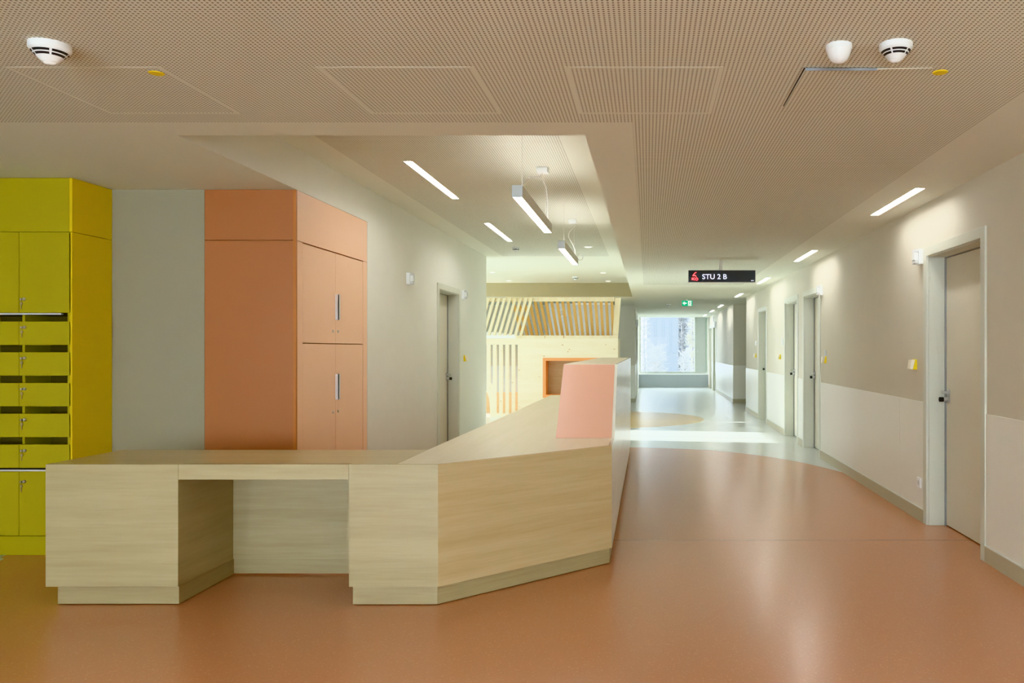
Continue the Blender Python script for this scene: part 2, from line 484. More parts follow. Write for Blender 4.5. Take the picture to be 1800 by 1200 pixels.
L_DOORS = [(10.13, 11.17)]
mb = MB()
for (a, b, c, d) in cells(7.56, 13.14, 0, ZH, [(L_DOORS[0][0] - 0.001, L_DOORS[0][1] + 0.001, -0.1, DH + 0.001)]):
    mb.box(XL, XL - T, a, b, c, d)
mb.box(XL, XL - 0.2, 4.506, 7.56, ZC + 0.001, ZH)      # bulkhead over the cupboards
wl = struct(mb.build('wall_left', M['wall_l']))
struct(MB().box(-7.2, XL - T, 12.95, 13.14, 0, ZH).build('wall_left_return', M['wall_l']))
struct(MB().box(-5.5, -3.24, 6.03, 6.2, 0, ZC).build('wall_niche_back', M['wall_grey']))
struct(MB().box(-5.6, -5.5, -6.1, 6.2, 0, ZC).build('wall_left_near', M['wall']))
mb = MB()
for (a, b, c, d) in cells(-5.6, XR + T, 0, ZC, [(-4.6, 1.6, 0.35, 2.45)]):
    mb.box(a, b, -6.25, -6.1, c, d)
struct(mb.build('wall_behind', M['wall']))
w4 = struct(bpy.data.objects.new('window_4', None)); COL.objects.link(w4); w4.location = (-1.5, -6.2, 0.35)  # added unseen window, put in for fill light from behind
mb = MB()
for (a, b, c, d) in ((-4.6, 1.6, 0.35, 0.42), (-4.6, 1.6, 2.38, 2.45), (-4.6, -4.53, 0.42, 2.38), (1.53, 1.6, 0.42, 2.38), (-2.55, -2.48, 0.42, 2.38), (-0.5, -0.43, 0.42, 2.38)):
    mb.box(a, b, -6.22, -6.16, c, d)
mb.build('frame', M['winframe'], w4)
MB().box(-4.53, 1.53, -6.195, -6.19, 0.42, 2.38).build('pane', M['glass'], w4)
# far corridor left wall and the wall facing us behind the play house
LF_DOORS = [(24.2, 25.25), (26.6, 27.65)]
mb = MB()
for (a, b, c, d) in cells(21.7, 30.3, 0, ZC, [(d0 - 0.001, d1 + 0.001, -0.1, DH + 0.001) for d0, d1 in LF_DOORS]):
    mb.box(XC, XC - T, a, b, c, d)
wlf = struct(mb.build('wall_left_far', M['wall']))
wbk = struct(MB().box(-7.2, XC - T, 21.7, 21.9, 0, ZC).build('wall_back_left', M['wall']))
# sunny outer wall on the left with tall openings
mb = MB()
WIN_L = [(13.62, 15.55), (17.3, 18.7)]
for (a, b, c, d) in cells(13.14, 21.9, 0, ZH + 0.1, [(w0, w1, 0.06, 2.56) for w0, w1 in WIN_L]):
    mb.box(-7.2, -7.0, a, b, c, d)
struct(mb.build('wall_left_outer', M['wall_l']))
for k, (w0, w1) in enumerate(WIN_L):
    we = struct(bpy.data.objects.new('window_%d' % (k + 2), None)); COL.objects.link(we); we.location = (-7.1, (w0 + w1) / 2, 0.06)
    mb = MB()
    for (a, b, c, d) in ((w0, w1, 0.06, 0.10), (w0, w1, 2.52, 2.56), (w0, w0 + 0.05, 0.10, 2.52), (w1 - 0.05, w1, 0.10, 2.52), *(((14.10, 14.135, 0.10, 2.52), (14.55, 14.585, 0.10, 2.52)) if k == 0 else ())):
        mb.box(-7.14, -7.08, a, b, c, d)
    mb.build('frame', M['winframe'], we)
    MB().box(-7.112, -7.106, w0 + 0.05, w1 - 0.05, 0.10, 2.52).build('pane', M['glass'], we)

# ------------------------------------------------------------------ wainscot and skirting
WZ, BZ = 0.974, 0.104
def skirt_x(name, x, sgn, segs, wname):
    """panelling + skirting along a wall of constant x; sgn towards the room"""
    bb, wp, jt = MB(), MB(), MB()
    for (a, b) in segs:
        bb.box(x, x + sgn * 0.016, a, b, 0, BZ)
        jt.box(x, x + sgn * 0.0165, a, b, BZ, BZ + 0.007)
        n = max(1, round((b - a) / 2.6))
        for i in range(n):
            p, q = a + (b - a) * i / n, a + (b - a) * (i + 1) / n
            if abs(a - 6.64) < 0.1:
                p, q = ((a, 7.28), (7.28, b))[i] if n == 2 else (p, q)
            wp.box(x, x + sgn * 0.008, p + 0.0015, q - 0.0015, BZ + 0.007, WZ)
    b = struct(bb.build(name, M['baseboard']))
    jt.build('sealant_strip', M['joint'], b)
    w = struct(wp.build(wname, M['wainscot'], bevel=0.0015, seg=1))
    return b, w
def gaps(y0, y1, doors):
    e = [y0]
    for a, b in doors: e += [a - CW, b + CW]
    e.append(y1)
    return [(e[i], e[i + 1]) for i in range(0, len(e), 2)]
skirt_x('baseboard_right', XR, -1, gaps(-6.1, 18.7, R_DOORS), 'wall_right_panelling')
skirt_x('baseboard_right_far', XR, -1, gaps(21.5, 30.3, R_DOORS_FAR), 'wall_right_far_panelling')
skirt_x('baseboard_left_far', XC, 1, gaps(21.7, 30.3, LF_DOORS), 'wall_left_far_panelling')
skirt_x('baseboard_left', XL, 1, gaps(7.565, 13.14, L_DOORS), 'wall_left_panelling')
bpy.data.objects.remove(bpy.data.objects['wall_left_panelling'])
mb, wb = MB(), MB()
mb.box(XR, 4.5, 21.484, 21.5, 0, BZ); wb.box(XR + 0.002, 4.5, 21.492, 21.5, BZ + 0.001, WZ)
mb.box(-7.0, XC, 21.684, 21.7, 0, BZ); wb.box(-7.0, XC - 0.002, 21.692, 21.7, BZ + 0.001, WZ)
struct(mb.build('baseboard_facing', M['baseboard'])); struct(wb.build('wall_facing_panelling', M['wainscot']))
struct(MB().box(-3.91, -3.24, 6.014, 6.03, 0, BZ).build('baseboard_niche', M['baseboard']))

# ------------------------------------------------------------------ doors
def make_door(name, x, sgn, y0, y1, handle_far=True, depth=0.14):
    """door in a wall of constant x. sgn: direction from wall face into the room is -sgn (sgn=+1 for the right wall)"""
    r = bpy.data.objects.new(name, None); COL.objects.link(r); struct(r)
    r.location = (x, (y0 + y1) / 2, 0)
    p = 0.015
    mb = MB()
    xo = x - sgn * p
    xi = x + sgn * 0.004
    # face casing: two uprights and a head, plus reveal lining
    mb.box(xo, xi, y0 - CW, y0, 0, DH + CW); mb.box(xo, xi, y1, y1 + CW, 0, DH + CW); mb.box(xo, xi, y0, y1, DH, DH + CW)
    xd = x + sgn * (depth + 0.06)
    mb.box(xi, xd, y0, y0 + 0.012, 0, DH); mb.box(xi, xd, y1 - 0.012, y1, 0, DH); mb.box(xi, xd, y0 + 0.012, y1 - 0.012, DH - 0.012, DH)
    mb.build('casing', M['casing'], r, bevel=0.002)
    xl = x + sgn * depth
    s = MB()
    s.box(xl - sgn * 0.012, xl, y1 - 0.026, y1 - 0.012, 0.0, DH - 0.012); s.box(xl - sgn * 0.012, xl, y0 + 0.012, y0 + 0.026, 0, DH - 0.012)
    s.box(xl - sgn * 0.012, xl, y0 + 0.026, y1 - 0.026, DH - 0.02, DH - 0.012)
    s.build('door_seal', M['seal'], r)
    lf = MB().box(xl, xl + sgn * 0.045, y0 + 0.014, y1 - 0.014, 0.008, DH - 0.014).build('door_leaf', M['leaf'], r, bevel=0.002)
    MB().box(xl + sgn * 0.047, xl + sgn * 0.056, y0 + 0.012, y1 - 0.012, 0.0, DH - 0.012).build('door_light_block', M['black'], r)  # added unseen sheet, stops outside light leaking round the leaf
    hy = (y1 - 0.075) if handle_far else (y0 + 0.075)
    d = -1 if handle_far else 1
    h = MB()
    h.lathe([(0.0255, 0), (0.0255, -sgn * 0.008), (0.022, -sgn * 0.010)], (xl, hy, 1.06), 'x', 24)
    h.tube([(xl - sgn * 0.008, hy, 1.06), (xl - sgn * 0.050, hy, 1.06), (xl - sgn * 0.056, hy + d * 0.012, 1.06), (xl - sgn * 0.056, hy + d * 0.13, 1.06)], 0.0095, 10)
    h.build('lever_handle', M['steel'], lf, smooth=True)
    k = MB()
    k.lathe([(0.0265, 0), (0.0265, -sgn * 0.008), (0.017, -sgn * 0.010), (0.017, -sgn * 0.045)], (xl, hy, 1.005), 'x', 24)
    ko = k.build('lock_cylinder', M['steel'], lf, smooth=True)
    MB().lathe([(0.0185, -sgn * 0.045), (0.0185, -sgn * 0.075), (0.015, -sgn * 0.077)], (xl, hy, 1.005), 'x', 24).build('reader_knob', M['black'], lf, smooth=True)
    return r
for i, (a, b) in enumerate(R_DOORS):
    make_door('door_%d' % (i + 1), XR, 1, a, b)
make_door('door_5', XL, -1, *L_DOORS[0])
for i, (a, b) in enumerate(R_DOORS_FAR):
    make_door('door_%d' % (i + 6), XR, 1, a, b, handle_far=False)
for i, (a, b) in enumerate(LF_DOORS):
    make_door('door_%d' % (i + 8), XC, -1, a, b)

# ------------------------------------------------------------------ end window wall
YW = 30.3
struct(MB().box(-0.6, 2.6, YW, YW + 0.3, 0, 0.46).box(-0.6, 2.6, YW, YW + 0.3, 2.60, 3.0).build('wall_end_parapet', M['parapet']))
w1 = struct(bpy.data.objects.new('window_1', None)); COL.objects.link(w1); w1.location = (0.95, YW + 0.05, 0.46)
struct(MB().box(-0.34, 2.232, YW - 0.05, YW + 0.02, 0.462, 0.50).build('trim_1', M['railwhite'], bevel=0.003))
mb = MB()
fy0, fy1 = YW + 0.03, YW + 0.10
for (a, b, c, d) in ((-0.34, 2.232, 0.50, 0.575), (-0.34, 2.232, 2.585, 2.60), (-0.34, -0.24, 0.575, 2.585), (1.725, 1.80, 0.575, 2.585), (2.16, 2.232, 0.575, 2.585)):
    mb.box(a, b, fy0, fy1, c, d)
mb.build('frame', M['winframe'], w1)
MB().box(-0.24, 1.725, YW + 0.06, YW + 0.066, 0.575, 2.585).build('pane', M['glass'], w1)
cp = MB().box(1.80, 2.145, YW + 0.05, YW + 0.08, 0.575, 2.585).build('casement_panel', M['winpanel'], w1)
MB().box(2.145, 2.16, YW + 0.045, YW + 0.08, 0.575, 2.585).build('gasket', M['green_edge'], w1)
MB().box(1.825, 1.845, YW + 0.02, YW + 0.05, 1.27, 1.38).build('handle', M['alu'], cp)

# ------------------------------------------------------------------ reception desk (low part)
ZT, ZB = 0.773, 0.107
YF = 4.49
XD0, XD1, XD2, XD3, XS = -3.278, -2.556, -1.627, -1.141, -1.37
desk = thing('reception_desk', 'low maple desk with open kneehole and square pedestal at its end', 'desk', (-2.4, 4.8, 0))
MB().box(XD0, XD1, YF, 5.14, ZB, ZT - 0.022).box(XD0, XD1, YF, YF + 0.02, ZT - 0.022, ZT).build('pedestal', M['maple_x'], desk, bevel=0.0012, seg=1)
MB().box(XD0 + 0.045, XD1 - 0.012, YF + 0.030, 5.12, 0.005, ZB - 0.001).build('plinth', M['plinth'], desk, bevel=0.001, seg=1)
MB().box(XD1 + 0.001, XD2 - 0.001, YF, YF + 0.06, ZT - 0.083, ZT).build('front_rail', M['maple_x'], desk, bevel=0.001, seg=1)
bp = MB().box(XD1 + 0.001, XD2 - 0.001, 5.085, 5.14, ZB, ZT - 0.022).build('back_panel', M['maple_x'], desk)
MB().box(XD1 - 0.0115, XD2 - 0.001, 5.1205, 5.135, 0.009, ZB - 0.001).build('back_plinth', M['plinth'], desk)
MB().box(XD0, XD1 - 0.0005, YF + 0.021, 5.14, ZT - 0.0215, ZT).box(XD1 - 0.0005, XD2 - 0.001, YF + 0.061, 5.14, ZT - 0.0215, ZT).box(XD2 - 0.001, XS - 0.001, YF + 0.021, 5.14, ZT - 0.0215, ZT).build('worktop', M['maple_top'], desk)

# ------------------------------------------------------------------ reception counter (angled, with raised transaction shelf)
ctr = thing('reception_counter', 'long maple reception counter with angled corner and raised corridor side', 'counter', (-0.9, 8.0, 0))
XO, XI = -0.2338, -0.648        # outer and inner faces of the raised part
YA, YE = 5.373, 11.3
ZU = 1.284
ang = math.atan2(YA - YF, XO - XD3)
# front panel and angled panel, thickness inwards
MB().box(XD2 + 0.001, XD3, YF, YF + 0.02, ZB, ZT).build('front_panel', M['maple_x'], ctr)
dx, dy = math.cos(ang), math.sin(ang)
nx, ny = -dy * 0.02, dx * 0.02
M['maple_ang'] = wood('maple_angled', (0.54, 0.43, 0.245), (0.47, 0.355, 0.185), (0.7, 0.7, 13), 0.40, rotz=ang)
MB().prism([(XD3, YF), (XO, YA), (XO + nx, YA + ny), (XD3, YF + 0.024)], ZB, ZT, 'z').build('angled_panel', M['maple_ang'], ctr)
# body behind (cabinet under the worktop)
MB().box(XD2 + 0.001, XD3 - 0.05, YF + 0.021, 5.14, ZB, ZT - 0.022).prism([(-1.36, 5.14), (-0.46, 5.30), (-0.27, 5.42), (-0.27, YE - 0.02), (-1.33, YE - 0.02)], ZB, ZT - 0.022, 'z').build('cabinet_body', M['maple_x'], ctr)
# outer side panel up to the raised shelf
MB().prism([(YA + 0.001, ZB), (YE, ZB), (YE, ZU), (6.37, ZU), (5.82, ZT), (YA + 0.001, ZT)], XO, XO - 0.02, 'x').build('side_panel', M['maple_side_sheen'], ctr)
# plinths
pin = 0.016
P1 = (XD2 + 0.014, YF + 0.024); P2 = (XD3 - 0.010, YF + 0.024); P3 = (-0.250, YA + 0.020)
MB().prism([P1, P2, P3, (-0.248, YE - 0.02), (-0.30, YE - 0.02), (-0.30, YA + 0.06), (P2[0] - 0.02, P2[1] + 0.05), (P1[0], P1[1] + 0.05)], 0.005, ZB - 0.001, 'z').box(-1.33, -1.29, 5.2, YE - 0.02, 0.005, ZB - 0.001).build('plinth', M['plinth'], ctr)
# worktop
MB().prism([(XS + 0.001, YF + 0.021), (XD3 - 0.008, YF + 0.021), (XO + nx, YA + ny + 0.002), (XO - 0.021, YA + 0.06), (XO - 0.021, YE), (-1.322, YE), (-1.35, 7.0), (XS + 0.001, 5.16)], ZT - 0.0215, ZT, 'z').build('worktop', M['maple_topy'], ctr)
# raised part
MB().prism([(5.824, ZT + 0.001), (YE - 0.002, ZT + 0.001), (YE - 0.002, ZU - 0.022), (6.348, ZU - 0.022)], XI, XO - 0.021, 'x').build('raised_body', M['maple_side_sheen'], ctr)
MB().prism([(5.818, ZT + 0.001), (5.823, ZT + 0.001), (6.371, ZU - 0.002), (6.366, ZU - 0.002)][::-1], XI, XO - 0.0205, 'x').build('end_panel', M['pink'], ctr)['label'] = 'salmon pink sloping end panel'
MB().box(XI, XO - 0.021, 6.372, YE - 0.002, ZU - 0.021, ZU).build('transaction_shelf', M['maple_topy'], ctr)

# ------------------------------------------------------------------ yellow letterbox lockers
YL = 5.61
kp = YL / 1450.0
def lx(px): return (px - 1138.5) * kp
def lz(py): return EYE - (py - 613.5) * kp
lock = thing('letterbox_locker', 'tall yellow locker wall with letter slots and keys in locks', 'locker', (-4.3, 5.8, 0))
XLR = lx(127)
mb = MB()
mb.box(-5.40, XLR - 0.0195, YL + 0.018, YL + 0.05, 2.196, ZC - 0.004)
mb.box(-5.40, XLR - 0.0195, YL + 0.30, 6.026, 0.0, ZC - 0.006)
carc = mb.build('carcass', M['yellow'], lock)
MB().box(-5.40, XLR - 0.02, YL, YL + 0.018, 2.199, ZC - 0.003).build('top_fascia', M['yellow'], lock, bevel=0.001, seg=1)
MB().box(XLR - 0.019, XLR, YL, 6.026, 0.0, 2.194).box(XLR - 0.019, XLR, YL, 6.026, 2.198, ZC - 0.003).build('side_panel', M['yellow_lit'], lock)
MB().box(-5.40, XLR - 0.02, YL + 0.004, YL + 0.02, 0.0, lz(942.5)).build('plinth', M['yellow'], lock)
# uprights between columns and backs of the slots
cols = [(lx(33.4), lx(124.2)), (lx(33.4) - 0.355, lx(33.4) - 0.002), (lx(33.4) - 0.71, lx(33.4) - 0.357)]
for a, b in cols:
    MB().box(a + 0.008, a + 0.026, YL + 0.020, YL + 0.30, lz(942), 2.19).build('divider', M['yellow'], lock)
MB().box(XLR - 0.032, XLR - 0.02, YL + 0.001, YL + 0.26, lz(942), 2.19).build('divider', M['yellow'], lock)
MB().box(-5.40, XLR - 0.021, YL + 0.26, YL + 0.30, lz(942), 2.19).build('compartment_back', M['slot'], lock)
for k in range(6):
    MB().box(-5.40, XLR - 0.034, YL + 0.022, YL + 0.26, lz(606.2 + 54 * (k - 1)) - 0.003, lz(606.2 + 54 * (k - 1))).build('shelf_board', M['slot'], lock)
lock_parts = {}
def door_piece(a, b, z0, z1, lz_, lockx):
    d = MB().box(a, b, YL, YL + 0.019, z0, z1).build('door', M['yellow'], lock, bevel=0.0012, seg=1)
    c = MB().lathe([(0.0105, 0), (0.0105, -0.009), (0.0085, -0.011)], (lockx, YL, lz_), 'y', 20)
    c.box(lockx - 0.013, lockx - 0.026, YL - 0.004, YL - 0.012, lz_ - 0.008, lz_ + 0.005)
    co = c.build('lock', M['steel'], d, smooth=True)
    k = MB()
    kx, kz = lockx - 0.018, lz_ - 0.025
    k.prism([(kx + 0.010 * math.cos(t * PI / 5) , kz - 0.006 + 0.010 * math.sin(t * PI / 5)) for t in range(10)], YL - 0.008, YL - 0.0055, 'y')
    k.box(kx - 0.0028, kx + 0.0028, YL - 0.008, YL - 0.0055, kz - 0.044, kz - 0.014)
    k.tube([(kx, YL - 0.007, kz + 0.004), (kx + 0.004, YL - 0.010, lz_ - 0.006)], 0.0014, 6)
    k.build('key', M['brass'], d)
    return d
for ci, (a, b) in enumerate(cols[:2]):
    lkx = a + (44 - 33.4) * kp
    door_piece(a + 0.001, b, lz(549.5), 2.194, lz(525.5), lkx - 0.003)
    for k in range(5):
        door_piece(a + 0.001, b, lz(606 + 54 * k), lz(565 + 54 * k), lz(575 + 54.1 * k), lkx)
    door_piece(a + 0.001, b, lz(941.2), lz(828.5), lz(846), lkx - 0.003)
MB().box(-5.40, lx(108), YL - 0.004, YL + 0.02, lz(553), lz(550)).build('edge_strip', M['alu'], lock)
MB().box(-5.40, XLR - 0.02, YL - 0.003, YL + 0.02, lz(828), lz(825.2)).build('edge_strip', M['alu'], lock)
MB().box(-5.40, XLR - 0.02, YL + 0.004, YL + 0.02, lz(825.2), lz(823)).build('shadow_gap', M['black'], lock)

# ------------------------------------------------------------------ orange cupboard
YO0, YO1 = 6.03, 7.555
XO0 = -3.237
cup = thing('tall_cupboard', 'floor-to-ceiling orange cupboard with four doors and long pulls', 'cupboard', (-2.9, 6.8, 0))
MB().box(XO0 + 0.02, XL - 0.03, YO0 + 0.03, YO1, 0.0, ZC - 0.004).build('carcass', M['gap'], cup)
MB().box(XO0, XL - 0.022, YO0 - 0.002, YO0 + 0.02, 0.0, 2.194).box(XO0, XL - 0.022, YO0 - 0.002, YO0 + 0.02, 2.1975, ZC - 0.002).build('end_panel', M['orange_shaded'], cup)
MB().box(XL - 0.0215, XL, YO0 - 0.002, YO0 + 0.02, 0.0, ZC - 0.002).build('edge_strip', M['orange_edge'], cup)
YD = (6.145, 6.794, 7.446)
MB().box(XL - 0.02, XL, YO0 + 0.0205, YO1, 2.1975, ZC - 0.002).build('top_fascia', M['orange'], cup)
MB().box(XL - 0.02, XL, YO0 + 0.0205, YD[0] - 0.003, 0.0, 2.194).box(XL - 0.02, XL, YD[2] + 0.003, YO1, 0.0, 2.194).box(XL - 0.02, XL, YD[0], YD[2], 0.0, 0.09).build('face_frame', M['orange'], cup)
for (z0, z1, hz0, hz1, kz) in ((1.447, 2.188, 1.64, 1.85, 1.547), (0.094, 1.441, 0.985, 1.196, 0.885)):
    for j in range(2):
        y0, y1 = YD[j] + 0.001, YD[j + 1] - 0.002
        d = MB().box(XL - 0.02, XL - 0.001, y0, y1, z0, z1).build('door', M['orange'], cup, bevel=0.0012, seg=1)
        ky = YD[1] + (0.055 if j else -0.055)
        MB().lathe([(0.011, 0), (0.011, 0.004), (0.007, 0.006)], (XL - 0.001, ky, kz), 'x', 16).build('keyhole', M['steel'], d, smooth=True)
        if j == 1:
            h = MB()
            h.box(XL - 0.001, XL + 0.028, YD[1] - 0.004, YD[1] + 0.001, hz0, hz1)
            h.box(XL + 0.022, XL + 0.028, YD[1] - 0.004, YD[1] + 0.026, hz0, hz1)
            h.build('pull_handle', M['alu'], d)

# ------------------------------------------------------------------ wall devices
def make_flag(label, x, y, sgn, z0=2.09, z1=2.215, group=None):
    """door indicator lamp; sgn = direction into the room (+1 / -1 in x)"""
    t = thing('indicator_wall_lamp', label, 'lamp', (x, y, z0), group)
    MB().box(x + sgn * 0.001, x + sgn * 0.038, y - 0.045, y + 0.045, z0, z1).build('back_plate', M['white'], t, bevel=0.004)
    zm0, zm1 = z0 + 0.032, z1 - 0.028
    MB().box(x + sgn * 0.039, x + sgn * 0.072, y - 0.035, y + 0.035, zm0, zm1).build('lens', M['lensw'], t, bevel=0.006)
    for c, d in ((z1 - 0.027, z1 - 0.004), (z0 + 0.004, z0 + 0.031)):
        MB().box(x + sgn * 0.039, x + sgn * 0.066, y - 0.04, y + 0.04, c, d).build('end_block', M['lightgrey'], t, bevel=0.003)
    return t
make_flag('white indicator lamp on wall beside top of the nearest door', XR, 6.72, -1)
make_flag('small white indicator lamp over frame of the second door on right wall', XR, 10.55, -1)
make_flag('white indicator lamp on left wall between orange cupboard and white door', XL, 8.82, 1)
make_flag('white indicator lamp on left wall just past top of the white door', XL, 11.42, 1)
make_flag('tiny white indicator lamp high beside far corridor door on the right', XR, 26.86, -1, 2.1, 2.3)
make_flag('tiny white indicator lamp on far corridor left wall', XC, 24.0, 1, 2.05, 2.25)

def make_reader(label, x, y, sgn, z=1.23, plate=False):
    t = thing('wall_reader', label, 'card reader', (x, y, z))
    MB().prism([(x + sgn * 0.001, z), (x + sgn * 0.034, z), (x + sgn * 0.014, z + 0.085), (x + sgn * 0.001, z + 0.085)], y - 0.04, y + 0.04, 'y').build('body', M['ylabel'], t, bevel=0.002)
    MB().prism([(x + sgn * 0.035, z + 0.004), (x + sgn * 0.058, z + 0.006), (x + sgn * 0.048, z + 0.080), (x + sgn * 0.0165, z + 0.080)], y - 0.037, y + 0.037, 'y').build('face', M['offwhite'], t, bevel=0.002)
    if plate:
        MB().box(x + sgn * 0.001, x + sgn * 0.012, y - 0.035, y + 0.035, z + 0.088, z + 0.165).build('grey_plate', M['lightgrey'], t, bevel=0.002)
    return t
make_reader('yellow and cream card reader beside the nearest door', XR, 6.87, -1)
make_reader('yellow card reader under grey plate before second door on right wall', XR, 10.33, -1, 1.225, True)
make_reader('yellow card reader past third door on right wall', XR, 13.85, -1)
make_reader('farthest yellow card reader, beside fourth door on right wall', XR, 16.95, -1)
make_reader('yellow card reader on left wall past the white door', XL, 11.55, 1)
def plate(label, x, y, sgn, z, h=0.08):
    t = thing('wall_switch', label, 'switch', (x, y, z))
    MB().box(x + sgn * 0.001, x + sgn * 0.011, y - 0.04, y + 0.04, z, z + h).build('switch_plate', M['white'], t, bevel=0.002)
    MB().box(x + sgn * 0.0112, x + sgn * 0.016, y - 0.028, y + 0.028, z + 0.012, z + h - 0.012).build('rocker', M['white'], t, bevel=0.001)
plate('white wall switch above the farthest yellow card reader', XR, 16.95, -1, 1.48, 0.09)
plate('white wall switch above yellow reader past third door', XR, 13.62, -1, 1.46, 0.12)
so = thing('wall_socket', 'white power socket low on panelling beside the nearest door', 'socket', (XR - 0.008, 6.74, 0.27))
MB().box(XR - 0.009, XR - 0.020, 6.70, 6.78, 0.27, 0.352).build('socket_plate', M['white'], so, bevel=0.002)
MB().lathe([(0.021, -0.0115), (0.021, -0.0122)], (XR - 0.009, 6.74, 0.311), 'x', 24).build('socket_recess', M['lightgrey'], so)

# ------------------------------------------------------------------ ceiling fittings
# recessed strip lights on the corridor side
def make_strip(name, label, x0, x1, y0, y1, z, group):
    t = thing(name, label, 'ceiling light', ((x0 + x1) / 2, (y0 + y1) / 2, z), group)
    mb = MB(); e = 0.0005
    x0 += e; x1 -= e; y0 += e; y1 -= e
    h = 0.028
    mb.box(x0, x0 + 0.004, y0, y1, z, z + h); mb.box(x1 - 0.004, x1, y0, y1, z, z + h)
    mb.box(x0 + 0.004, x1 - 0.004, y0, y0 + 0.012, z, z + h); mb.box(x0 + 0.004, x1 - 0.004, y1 - 0.012, y1, z, z + h)
    mb.box(x0, x1, y0, y1, z + h, z + h + 0.01)
    mb.build('trough', M['housing'], t)
    MB().box(x0 + 0.0045, x1 - 0.0045, y0 + 0.0125, y1 - 0.0125, z + 0.016, z + 0.022).build('diffuser', M['lamp'], t)
    return t
strip_lab = ['recessed strip light nearest the viewer, beside the nearest door', 'second recessed strip light along right corridor edge, before the sign',
             'third recessed strip light, just past the hanging sign', 'fourth recessed strip light along the right corridor edge',
             'first small strip light beyond the right wall recess', 'middle small strip light of far corridor', 'farthest small strip light, by the end window']
for lab, (a, b) in zip(strip_lab, strips):
    make_strip('recessed_strip_light', lab, LX0, LX1, a, b, ZC, 'strip lights along the corridor edge')
for lab, (x0, x1, a, b) in zip(('longer recessed strip light in raised ceiling above the counter, nearer one', 'recessed strip light in raised ceiling, farther one near smoke detector'), RL):
    make_strip('recessed_strip_light', lab, x0, x1, a, b, ZH, 'strip lights in the raised ceiling')

# pendants
def make_pendant(label, y0, y1, cy):
    xc = -0.855; z0, z1 = 2.396, 2.473; hw = 0.0335
    t = thing('pendant_light', label, 'pendant light', (xc, (y0 + y1) / 2, z0), 'linear pendants above the counter')
    MB().box(xc - hw, xc + hw, y0 + 0.006, y1 - 0.006, z0 + 0.004, z1).box(xc - hw, xc - hw + 0.004, y0 + 0.006, y1 - 0.006, z0, z0 + 0.004).box(xc + hw - 0.004, xc + hw, y0 + 0.006, y1 - 0.006, z0, z0 + 0.004).build('housing', M['housing_side'], t)
    for q in ((y0, y0 + 0.0055), (y1 - 0.0055, y1)):
        MB().box(xc - hw - 0.001, xc + hw + 0.001, q[0], q[1], z0 - 0.001, z1 + 0.001).build('end_cap', M['housing'], t)
    MB().box(xc - hw + 0.0045, xc + hw - 0.0045, y0 + 0.007, y1 - 0.007, z0 - 0.0005, z0 + 0.0035).build('diffuser', M['lamp_p'], t)
    MB().box(xc - hw + 0.008, xc + hw - 0.008, y0 + 0.03, y1 - 0.03, z1 + 0.0003, z1 + 0.002).build('uplight_diffuser', M['lamp_up'], t)
    for yy in (y0 + 0.15, y1 - 0.25):
        MB().tube([(xc + 0.01, yy, z1), (xc + 0.01, yy, ZH)], 0.0012, 6).lathe([(0.006, 0), (0.006, 0.02)], (xc + 0.01, yy, z1), 'z', 10).build('suspension_wire', M['cable'], t)
    MB().box(xc - 0.045, xc + 0.045, cy - 0.045, cy + 0.045, ZH - 0.042, ZH - 0.001).build('ceiling_rose', M['white'], t, bevel=0.004)
    return t, xc, z1
t, xc, z1 = make_pendant('nearer linear pendant light with grey end cap and looped cable', 5.40, 7.07, 6.72)
MB().tube([(xc, 6.72, ZH - 0.04), (xc - 0.01, 6.62, ZH - 0.09), (xc - 0.05, 6.35, 2.72), (xc - 0.02, 6.05, 2.66), (xc + 0.03, 5.8, 2.60), (xc + 0.04, 5.6, 2.55), (xc + 0.02, 5.5, 2.49), (xc + 0.01, 5.5, z1)], 0.0035, 8).tube(
    [(xc - 0.02, 6.3, 2.71), (xc + 0.02, 6.5, 2.74), (xc + 0.03, 6.72, 2.72), (xc + 0.032, 6.78, 2.60), (xc + 0.03, 6.8, z1)], 0.0028, 8).build('power_cable', M['cable'], t, smooth=True)
t, xc, z1 = make_pendant('farther linear pendant light hanging above the counter end', 8.17, 9.74, 9.39)
MB().tube([(xc, 9.39, ZH - 0.04), (xc + 0.03, 9.36, 2.80), (xc - 0.03, 9.3, 2.72), (xc - 0.035, 9.25, 2.66), (xc + 0.01, 9.3, 2.58), (xc + 0.03, 9.4, 2.52), (xc + 0.02, 9.45, z1)], 0.003, 8).tube(
    [(xc + 0.034 + 0.035 + 0.035 * math.cos(a * PI / 8), 9.60, 2.47 + 0.035 * math.sin(a * PI / 8)) for a in range(17)], 0.003, 8).build('power_cable', M['cable'], t, smooth=True)

